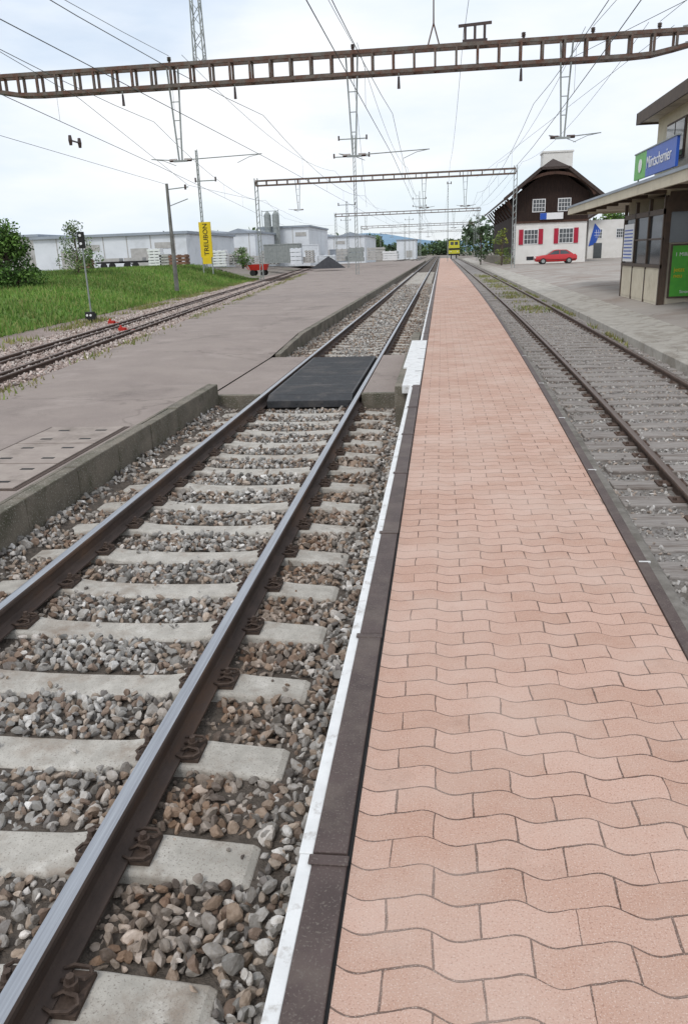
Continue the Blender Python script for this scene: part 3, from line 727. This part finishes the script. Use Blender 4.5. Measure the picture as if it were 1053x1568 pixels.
h=empty('white_outbuilding')
mb=MB(); mb.box(20.2,31,118,130,-.2,5.0); mb.obj('walls',['plaster'],h)
mb=MB(); mb.prism_y([(19.2,4.9),(25.6,8.6),(32,4.9),(32,4.6),(25.6,8.3),(19.2,4.6)],117,131); mb.obj('roof',['roofdark'],h)
mb=MB()
for x in (21.5,24.5,27.5): win(mb,x,118,3.2,1.0,1.1)
mb.box(21,22.1,117.9,118.02,0,2.0,1); mb.obj('windows',['signwhite','glass'],h)
mb=MB(); mb.poly([(20.3,117.93,1.6),(21.0,117.93,4.6),(21.9,117.93,3.6),(21.2,117.93,1.9)]); mb.obj('graffiti',['blue'],h)

# ------------------------------------------------------------------ station building with canopy (right)
h=empty('station_building')
mb=MB(); mb.box(6.42,12,25.0,25.1,-.1,3.1,0); mb.box(6.4,6.5,25.0,30.2,-.1,.95,0); mb.box(6.5,12,30.1,30.2,-.1,3.1,0)
mb.obj('kiosk_walls',['cream'],h)
mb=MB()
for yv in (24.97,26.7,28.45,30.1): mb.box(6.37,6.47,yv,yv+.1,-.1,2.95)
mb.box(6.36,6.48,24.97,30.2,.95,1.05); mb.box(6.37,6.48,24.97,30.2,2.45,2.6); mb.box(6.38,6.5,24.97,30.2,1.75,1.8)
mb.box(6.5,9.6,24.93,25.0,2.5,3.05); mb.box(6.42,6.56,24.92,25.0,-.1,2.9);mb.box(7.6,7.75,24.92,25.0,-.1,2.9)
mb.box(8.4,12,24.94,25.0,.2,2.4)
mb.obj('window_frames',['brownframe'],h)
mb=MB(); mb.box(6.56,7.6,24.955,25.0,1.66,2.5); mb.box(6.43,6.46,25.07,30.1,1.05,2.45); mb.obj('kiosk_glass',['glass'],h)
mb=MB()
for k in range(26): mb.box(6.385,6.402,25.1+k*.19,25.1+k*.19+.15,-.02,.9)
mb.obj('cream_panels',['cream'],h)
mb=MB(); mb.box(5.75,12,9.8,38.9,3.10,3.22,0); mb.box(5.70,5.78,9.7,39.0,3.02,3.34,1); mb.box(5.70,12,38.9,39.0,3.02,3.34,1); mb.box(5.70,12,9.7,9.8,3.02,3.34,1); mb.box(5.8,12,9.8,38.9,3.22,3.30,2)
mb.box(5.66,5.70,9.7,39.0,3.29,3.37,2)
mb.obj('canopy',['creamdark','cream','greyroof'],h)
mb=MB()
for yv in (12,18.5): mb.box(6.5,6.62,yv,yv+.12,-.1,3.1)
for k in range(14): mb.box(5.8,6.4,10+k*2.15,10.1+k*2.15,3.0,3.1)
mb.obj('canopy_posts',['brownframe'],h)
mb=MB(); mb.box(6.95,14,8,28.9,3.1,5.45,0); mb.obj('upper_storey',['cream'],h)
mb=MB(); mb.box(6.45,14.5,7.5,29.5,5.45,5.68,0); mb.box(6.40,6.46,7.4,29.6,5.39,5.74,1); mb.box(6.4,14.5,29.5,29.58,5.39,5.74,1); mb.prism_y([(6.5,5.68),(10.5,6.5),(14.5,5.68)],7.6,29.4,2)
mb.obj('roof',['creamdark','brownframe','roofdark'],h)
mb=MB()
for yv in (10,14,18,22,25.6):
    mb.box(6.90,6.96,yv,yv+2.0,4.0,5.1,0); mb.box(6.885,6.905,yv+.07,yv+.95,4.07,5.03,1); mb.box(6.885,6.905,yv+1.05,yv+1.93,4.07,5.03,1)
mb.obj('upper_windows',['brownframe','glass'],h)
mb=MB(); mb.cyl((7.2,26,5.7),(7.2,26,7.8),.03,.02,6); mb.beam((6.7,26,7.4),(7.7,26,7.5),.04,.04); mb.beam((6.8,26,7.0),(7.6,26,7.05),.04,.04); mb.beam((7.2,25.5,7.2),(7.2,26.5,7.2),.04,.04); mb.obj('antenna',['truss_light'],h)
def text(body,size,loc,rot,mt,parent=None,name='lettering',align='LEFT'):
    c=bpy.data.curves.new(name,'FONT'); c.body=body; c.size=size; c.extrude=.004; c.align_x=align
    o=bpy.data.objects.new(name,c); COL.objects.link(o); o.location=loc; o.rotation_euler=rot; c.materials.append(M[mt])
    if parent: o.parent=parent
    return o
s=empty('station_name_sign')
mb=MB(); mb.box(6.26,6.34,23.9,27.2,3.62,4.38,0); mb.box(6.26,6.34,27.2,28.7,3.62,4.38,1); mb.box(6.24,6.36,23.85,28.75,4.38,4.42,2)
for yv in (24.2,28.2): mb.box(6.28,6.32,yv,yv+.06,3.3,3.62,2)
mb.obj('panel',['blue','green','truss_light'],s,bevel=.004)
text('Müntschemier',.48,(6.25,27.1,3.85),(math.radians(90),0,math.radians(-90)),'signwhite',s)
mb=MB(); mb.cyl((6.24,27.9,4.0),(6.255,27.9,4.0),.20,.20,20); mb.obj('logo',['signwhite'],s)
s=empty('advertising_poster')
mb=MB(); mb.box(6.62,7.50,24.86,24.92,.1,1.62,0); mb.box(6.67,7.45,24.85,24.865,.15,1.57,1); mb.obj('panel',['brownframe','green'],s)
text('1 Million',.15,(6.74,24.845,1.28),(math.radians(90),0,0),'signwhite',s); text('jetzt\nneu',.17,(6.74,24.845,.85),(math.radians(90),0,0),'yellow',s); text('Strom',.12,(6.95,24.845,.24),(math.radians(90),0,0),'signwhite',s)
s=empty('timetable_display')
mb=MB(); mb.box(6.34,6.42,28.5,29.9,1.1,2.3,0); mb.obj('board',['signwhite'],s)
mb=MB()
for k in range(9): mb.box(6.33,6.341,28.6,29.8,1.2+k*.11,1.24+k*.11,0)
mb.obj('timetable_lines',['blue'],s)
s=empty('blue_bench')
mb=MB()
for k in range(4): mb.box(6.95+k*.1,7.03+k*.1,22.3,23.8,.38,.42,0)
for k in range(3): mb.box(7.36,7.40,22.3,23.8,.52+k*.12,.61+k*.12,0)
for yv in (22.5,23.5): mb.beam((7.0,yv,0-.05),(7.0,yv,.38),.05,.05,1); mb.beam((7.38,yv,-.05),(7.38,yv,.85),.05,.05,1)
mb.obj('slats',['blue','truss_light'],s)

# ------------------------------------------------------------------ car
def car(name,cx,cy,z0,paint):
    c=empty(name)
    sec=[(-2.15,.45,.62,.70),(-2.05,.28,.80,.80),(-1.3,.24,.90,.84),(-.85,.22,.94,.85),(.3,.22,.96,.85),(1.35,.24,.98,.84),(1.95,.28,.94,.80),(2.12,.42,.78,.74)]
    mb=MB(); n=8
    for x,zl,zt,hw in sec:
        for yv,zv in ((-hw*.9,zl),(-hw,zl+.12),(-hw,(zl+zt)/2),(-hw*.93,zt),(hw*.93,zt),(hw,(zl+zt)/2),(hw,zl+.12),(hw*.9,zl)): mb.v.append((cx+x,cy+yv,z0+zv))
    for i in range(len(sec)-1):
        for j in range(n): mb.f.append((i*n+j,i*n+(j+1)%n,(i+1)*n+(j+1)%n,(i+1)*n+j)); mb.m.append(0)
    mb.f.append(tuple(range(n))); mb.m.append(0); mb.f.append(tuple((len(sec)-1)*n+j for j in range(n-1,-1,-1))); mb.m.append(0)
    mb.obj('body',[paint],c,bevel=.03,smooth=True)
    mb=MB(); cab=[(-1.0,.90,.78),(-.25,1.38,.62),(.1,1.43,.60),(1.0,1.40,.60),(1.75,.93,.76)]
    for x,zt,hw in cab:
        for yv,zv in ((-.78,.88),(-hw,zt),(hw,zt),(.78,.88)): mb.v.append((cx+x,cy+yv,z0+zv))
    for i in range(4):
        for j in range(3): mb.f.append((i*4+j,i*4+j+1,(i+1)*4+j+1,(i+1)*4+j)); mb.m.append(0)
    mb.obj('roof',[paint],c,bevel=.02)
    mb=MB()
    for s in (-1,1):
        def P(x,z):
            t=(z-.9)/.5; return (cx+x,cy+s*(.79-.165*t+.012),z0+z)
        mb.poly([P(-.80,.96),P(-.20,1.33),P(.28,1.37),P(.28,.96)],0); mb.poly([P(.36,.96),P(.36,1.37),P(.95,1.34),P(1.45,.98)],0)
    mb.poly([(cx-.97,cy-.68,z0+.95),(cx-.97,cy+.68,z0+.95),(cx-.32,cy+.56,z0+1.36),(cx-.32,cy-.56,z0+1.36)],0)
    mb.poly([(cx+1.72,cy-.66,z0+.98),(cx+1.72,cy+.66,z0+.98),(cx+1.08,cy+.55,z0+1.38),(cx+1.08,cy-.55,z0+1.38)],0)
    mb.obj('windows',['glass'],c)
    mb=MB()
    for x in (-1.35,1.3):
        for s in (-1,1):
            mb.cyl((cx+x,cy+s*.68,z0+.31),(cx+x,cy+s*.87,z0+.31),.31,.31,20,0); mb.cyl((cx+x,cy+s*.86,z0+.31),(cx+x,cy+s*.885,z0+.31),.19,.17,14,1)
    mb.box(cx-2.17,cx-2.05,cy-.7,cy-.4,z0+.6,z0+.75,2); mb.box(cx-2.17,cx-2.05,cy+.4,cy+.7,z0+.6,z0+.75,2)
    mb.box(cx-2.0,cx+2.0,cy-.862,cy+.862,z0+.42,z0+.47,0)
    mb.obj('wheels_and_lamps',['black','truss_light','signwhite'],c)
car('red_car',12.0,89,-.02,'carred')

# ------------------------------------------------------------------ locomotive
c=empty('yellow_locomotive'); lx=(ri(225)+ro(225))/2-.4
mb=MB(); mb.box(lx-1.45,lx+1.45,225,237,.95,3.0,0); mb.box(lx-1.35,lx+1.35,226,236.5,3.0,4.3,0); mb.box(lx-1.2,lx+1.2,226.2,236.3,4.3,4.5,1)
mb.box(lx-1.5,lx+1.5,224.8,237.2,.55,.95,1); mb.box(lx-1.0,lx-.15,225.95,226.01,3.2,4.0,2); mb.box(lx+.15,lx+1.0,225.95,226.01,3.2,4.0,2)
for s in (-1,1): mb.cyl((lx+s*.85,224.4,.8),(lx+s*.85,224.8,.8),.22,.2,12,1); mb.cyl((lx+s*.9,224.95,1.5),(lx+s*.9,225.0,1.5),.13,.13,10,3)
for yv in (227,229,233,235):
    for s in (-1,1): mb.cyl((lx+s*.8,yv,.1),(lx+s*.65,yv,.1),.46,.46,16,1)
mb.box(lx-1.46,lx+1.46,224.97,225.0,1.9,2.4,1)
mb.obj('loco_body',['loco','black','glass','signwhite'],c)

# ------------------------------------------------------------------ works yard, warehouses
def RX(px,Y): return (-.559+px*.00085)*Y
def warehouse(name,x0,x1,y0,y1,z0,z1,gable=None,wm='warewall',seam=3.0):
    w=empty(name); mb=MB(); mb.box(x0,x1,y0,y1,z0-1,z1,0); mb.obj('walls',[wm],w)
    mb=MB()
    if gable:
        n=gable; L=(x1-x0)/n
        for k in range(n):
            a=x0+k*L; mb.prism_y([(a-.0,z1),(a+L,z1),(a+L*.5,z1+L*.14)],y0-.3,y1,0)
    mb.box(x0-.3,x1+.3,y0-.35,y1,z1-.02,z1+.28,0); mb.obj('roof',['greyroof'],w)
    mb=MB(); x=x0+seam
    while x<x1: mb.box(x-.06,x+.06,y0-.03,y0+.01,z0-.9,z1-.05); x+=seam
    x=x0+seam*.5; k=0
    while x<x1-1:
        if k%3==1: mb.box(x-1.1,x+1.1,y0-.05,y0+.01,z0,z0+2.4)
        elif k%3==2: mb.box(x-1.0,x+1.0,y0-.05,y0+.01,z1-1.6,z1-.9)
        x+=seam; k+=1
    mb.obj('seams_and_doors',['stackgrey'],w)
    return w
warehouse('long_warehouse',-50,-30.5,97,120,.9,4.8)
warehouse('old_warehouse',-75,-50.4,99,120,.6,5.2,wm='stackgrey')
warehouse('gabled_warehouse',-46,-30,132,160,1,5.6,gable=3)
warehouse('grey_workshop',-33,-24,150,175,1,6.8)
warehouse('pale_depot',-30,-17,185,215,.5,5.6,gable=2)
warehouse('low_depot',-55,-22,260,280,.5,6,gable=4)
warehouse('low_depot',-16,-9,300,320,0,6)
mb=MB()
for dx in (0,1.5): mb.cyl((-31.2+dx,148.5,1),(-31.2+dx,148.5,9.0),.65,.65,14); mb.cyl((-31.2+dx,148.5,9.0),(-31.2+dx,148.5,9.6),.65,.2,14)
for q in (-32,-29):
    mb.beam((q,147.6,1),(q,147.6,9.8),.1,.1)
for z in (5,7,9.6): mb.beam((-32,147.6,z),(-29,147.6,z),.1,.1)
mb.obj('twin_silo',['truss_light'])
s=empty('yellow_sign'); x=RX(317,75)
mb=MB(); mb.box(x-.55,x+.55,74.9,75.1,1.9,5.0,0); mb.box(x-.42,x+.42,74.88,74.9,1.3,1.9,0); mb.obj('panel',['yellow'],s)
mb=MB(); mb.box(x-.5,x-.4,74.95,75.05,.4,1.9); mb.box(x+.4,x+.5,74.95,75.05,.4,1.9); mb.obj('legs',['truss_light'],s)
text('TREUBON',.62,(x+.24,74.88,2.05),(math.radians(90),math.radians(-90),0),'black',s)
def stack(name,px,Y,z0,w,hh,mt,layers=6,dep=1.2):
    x=RX(px,Y); mb=MB(); lh=hh/layers
    for k in range(layers):
        j=random.uniform(-.08,.08); mb.box(x-w/2+j,x+w/2+j,Y-dep/2,Y+dep/2,z0+k*lh,z0+(k+1)*lh-.07)
        for q in (-.4,0,.4): mb.box(x+q*w-.05,x+q*w+.05,Y-dep/2+.05,Y+dep/2-.05,z0+(k+1)*lh-.07,z0+(k+1)*lh)
    mb.obj(name,[mt],bevel=.01)
stack('slab_stack',240,84,1.0,1.4,2.0,'signwhite',7)
stack('slab_stack',254,84,1.0,1.0,1.4,'stackgrey',5)
stack('brick_pallet_stack',275,83,1.0,1.9,1.3,'stackbrown',4)
stack('brick_pallet_stack',128,84,1.0,1.6,1.2,'stackbrown',4)
stack('slab_stack',336,84,1.0,1.6,1.6,'signwhite',6)
stack('slab_stack',352,86,1.0,1.2,1.2,'stackgrey',5)
for i in range(20):
    stack(random.choice(['slab_stack','concrete_block_stack','pipe_pallet']),random.uniform(395,590),random.uniform(105,160),.7,random.uniform(1.2,3),random.uniform(.8,2.2),random.choice(['stackgrey','signwhite','stackgrey','warewall','truss_light']),random.randint(3,6))
for px in (172,208):
    x=RX(px,90); mb=MB(); mb.box(x-1.7,x+1.7,89.2,90.8,1.65,1.85,0); mb.box(x-1.2,x+1.0,89.4,90.6,1.85,2.2,1); mb.beam((x+1.7,90,1.7),(x+2.7,90,1.3),.1,.1,0)
    for q in (-.8,.2): mb.cyl((x+q,89.1,1.35),(x+q,89.3,1.35),.38,.38,14,0)
    mb.obj('flat_trailer',['black','stackgrey'])
def cont(name,px,Y,z,w,mt):
    x=RX(px,Y); mb=MB(); mb.box(x-w/2,x+w/2,Y,Y+2.4,z,z+2.5)
    k=x-w/2+.2
    while k<x+w/2: mb.box(k,k+.12,Y-.05,Y+.01,z+.15,z+2.35); k+=.3
    for zz in (z,z+2.4): mb.box(x-w/2-.05,x+w/2+.05,Y-.08,Y,zz,zz+.12)
    mb.obj(name,[mt])
cont('site_container',428,112,.9,5,'truss_light'); cont('site_container',520,165,.3,6,'greyroof'); cont('site_container',455,128,.9,6,'warewall')
mb=MB(); n=18; x=RX(490,100); mb.v.append((x,104,1.6))
for k in range(n):
    a=2*math.pi*k/n; mb.v.append((x+math.cos(a)*2.2*random.uniform(.85,1.1),104+math.sin(a)*1.8,.1))
for k in range(n): mb.f.append((0,1+k,1+(k+1)%n)); mb.m.append(0)
mb.obj('gravel_heap',['coal'],smooth=True)
c=empty('red_hand_cart'); x,y,z=-18.9,84,-.1
mb=MB(); mb.add([(x-.8,y-.5,z+.55),(x+.8,y-.5,z+.55),(x+.8,y+.5,z+.55),(x-.8,y+.5,z+.55),(x-1,y-.6,z+1.15),(x+1,y-.6,z+1.15),(x+1,y+.6,z+1.15),(x-1,y+.6,z+1.15)],[(0,1,2,3),(0,1,5,4),(1,2,6,5),(2,3,7,6),(3,0,4,7)])
mb.beam((x-.9,y-.6,z+.6),(x-1.5,y-.6,z+1.3),.06,.06);mb.beam((x-.9,y+.6,z+.6),(x-1.5,y+.6,z+1.3),.06,.06); mb.beam((x-1.5,y-.6,z+1.3),(x-1.5,y+.6,z+1.3),.06,.06)
mb.obj('tray',['redpaint'],c)
mb=MB()
for xx in (-.55,.55):
    for s in (-1,1): mb.cyl((x+xx,y+s*.55,z+.3),(x+xx,y+s*.65,z+.3),.3,.3,14)
mb.obj('wheels',['black'],c)
s=empty('track_signal')
x,y=-13.75,30.5
mb=MB(); mb.cyl((x,y,-.5),(x,y,2.85),.035,.03,8,0); mb.box(x-.11,x+.11,y-.08,y+.06,2.25,2.85,1); mb.cyl((x,y-.11,2.72),(x,y-.08,2.72),.05,.05,10,2); mb.cyl((x,y-.11,2.42),(x,y-.08,2.42),.05,.05,10,2)
mb.box(x-.15,x+.15,y-.15,y+.15,-.5,-.2,1)
mb.obj('mast_and_head',['truss_light','black','signwhite'],s)
s=empty('dwarf_signal'); x,y=-13.35,29.5
mb=MB(); mb.box(x-.16,x+.16,y-.1,y+.1,-.35,-.08,0); mb.cyl((x,y,-.6),(x,y,-.35),.05,.05,8,0)
for q in (-.07,.07): mb.cyl((x+q,y-.12,-.2),(x+q,y-.10,-.2),.045,.045,10,1)
mb.obj('lamp_box',['black','signwhite'],s)
for (x,y) in ((-12.1,28.5),(-10.4,25.3)):
    mb=MB(); mb.box(x-.12,x+.12,y-.08,y+.08,-.5,-.36,0); mb.cyl((x-.05,y,-.36),(x-.05,y,-.28),.05,.03,10,0); mb.beam((x+.1,y,-.42),(x+.42,y,-.44),.03,.03,0)
    mb.obj('track_lock_box',['redpaint'],bevel=.01)

# ------------------------------------------------------------------ world & sun
w=bpy.data.worlds.new('World'); scene.world=w; w.use_nodes=True; nt=w.node_tree; nt.nodes.clear()
out=nn(nt,'ShaderNodeOutputWorld'); sky=nn(nt,'ShaderNodeTexSky'); sky.sky_type='NISHITA'; sky.sun_disc=False
EL,AZ=math.radians(52),math.radians(200)
sky.sun_elevation=EL; sky.sun_rotation=AZ
b1=nn(nt,'ShaderNodeBackground'); b1.inputs[1].default_value=.15; nt.links.new(sky.outputs[0],b1.inputs[0])
tc=nn(nt,'ShaderNodeTexCoord'); mp=nn(nt,'ShaderNodeMapping'); mp.inputs['Scale'].default_value=(1,1,3.5); nt.links.new(tc.outputs['Generated'],mp.inputs[0])
n1=noise(nt,mp.outputs[0],2.2,7,.55)
b2=nn(nt,'ShaderNodeBackground'); b2.inputs[1].default_value=1.06
nt.links.new(ramp(nt,noise(nt,mp.outputs[0],1.9,6,.55),.36,.62,(.75,.85,.98),(.98,1.0,1.03)),b2.inputs[0])
mx=nn(nt,'ShaderNodeMixShader'); nt.links.new(ramp(nt,n1,.30,.52,(.55,.55,.55),(1,1,1)),mx.inputs[0]); nt.links.new(b1.outputs[0],mx.inputs[1]); nt.links.new(b2.outputs[0],mx.inputs[2])
nt.links.new(mx.outputs[0],out.inputs[0])
L=bpy.data.lights.new('sun','SUN'); L.energy=1.4; L.angle=math.radians(14); L.color=(1,.975,.94)
so=bpy.data.objects.new('sun',L); COL.objects.link(so)
d=Vector((math.sin(AZ)*math.cos(EL),math.cos(AZ)*math.cos(EL),math.sin(EL)))
so.rotation_euler=d.to_track_quat('Z','Y').to_euler()

# ------------------------------------------------------------------ camera
r=.037; th=math.radians(18.20); psi=math.radians(7.38)
F=Vector((-math.sin(psi)*math.cos(th),math.cos(psi)*math.cos(th),-math.sin(th)))
R=Vector((math.cos(psi),math.sin(psi),0)); U=R.cross(F)
cx=R*math.cos(r)-U*math.sin(r); cy=R*math.sin(r)+U*math.cos(r)
cam=bpy.data.cameras.new('camera'); co=bpy.data.objects.new('camera',cam); COL.objects.link(co)
co.matrix_world=Matrix(((cx.x,cy.x,-F.x,0),(cx.y,cy.y,-F.y,0),(cx.z,cy.z,-F.z,1.65),(0,0,0,1)))
cam.sensor_fit='VERTICAL'; cam.sensor_height=36; cam.lens=27.46; cam.clip_end=6000; cam.clip_start=.05
scene.camera=co
scene.view_settings.view_transform='Standard'; scene.view_settings.look='None'; scene.view_settings.exposure=0
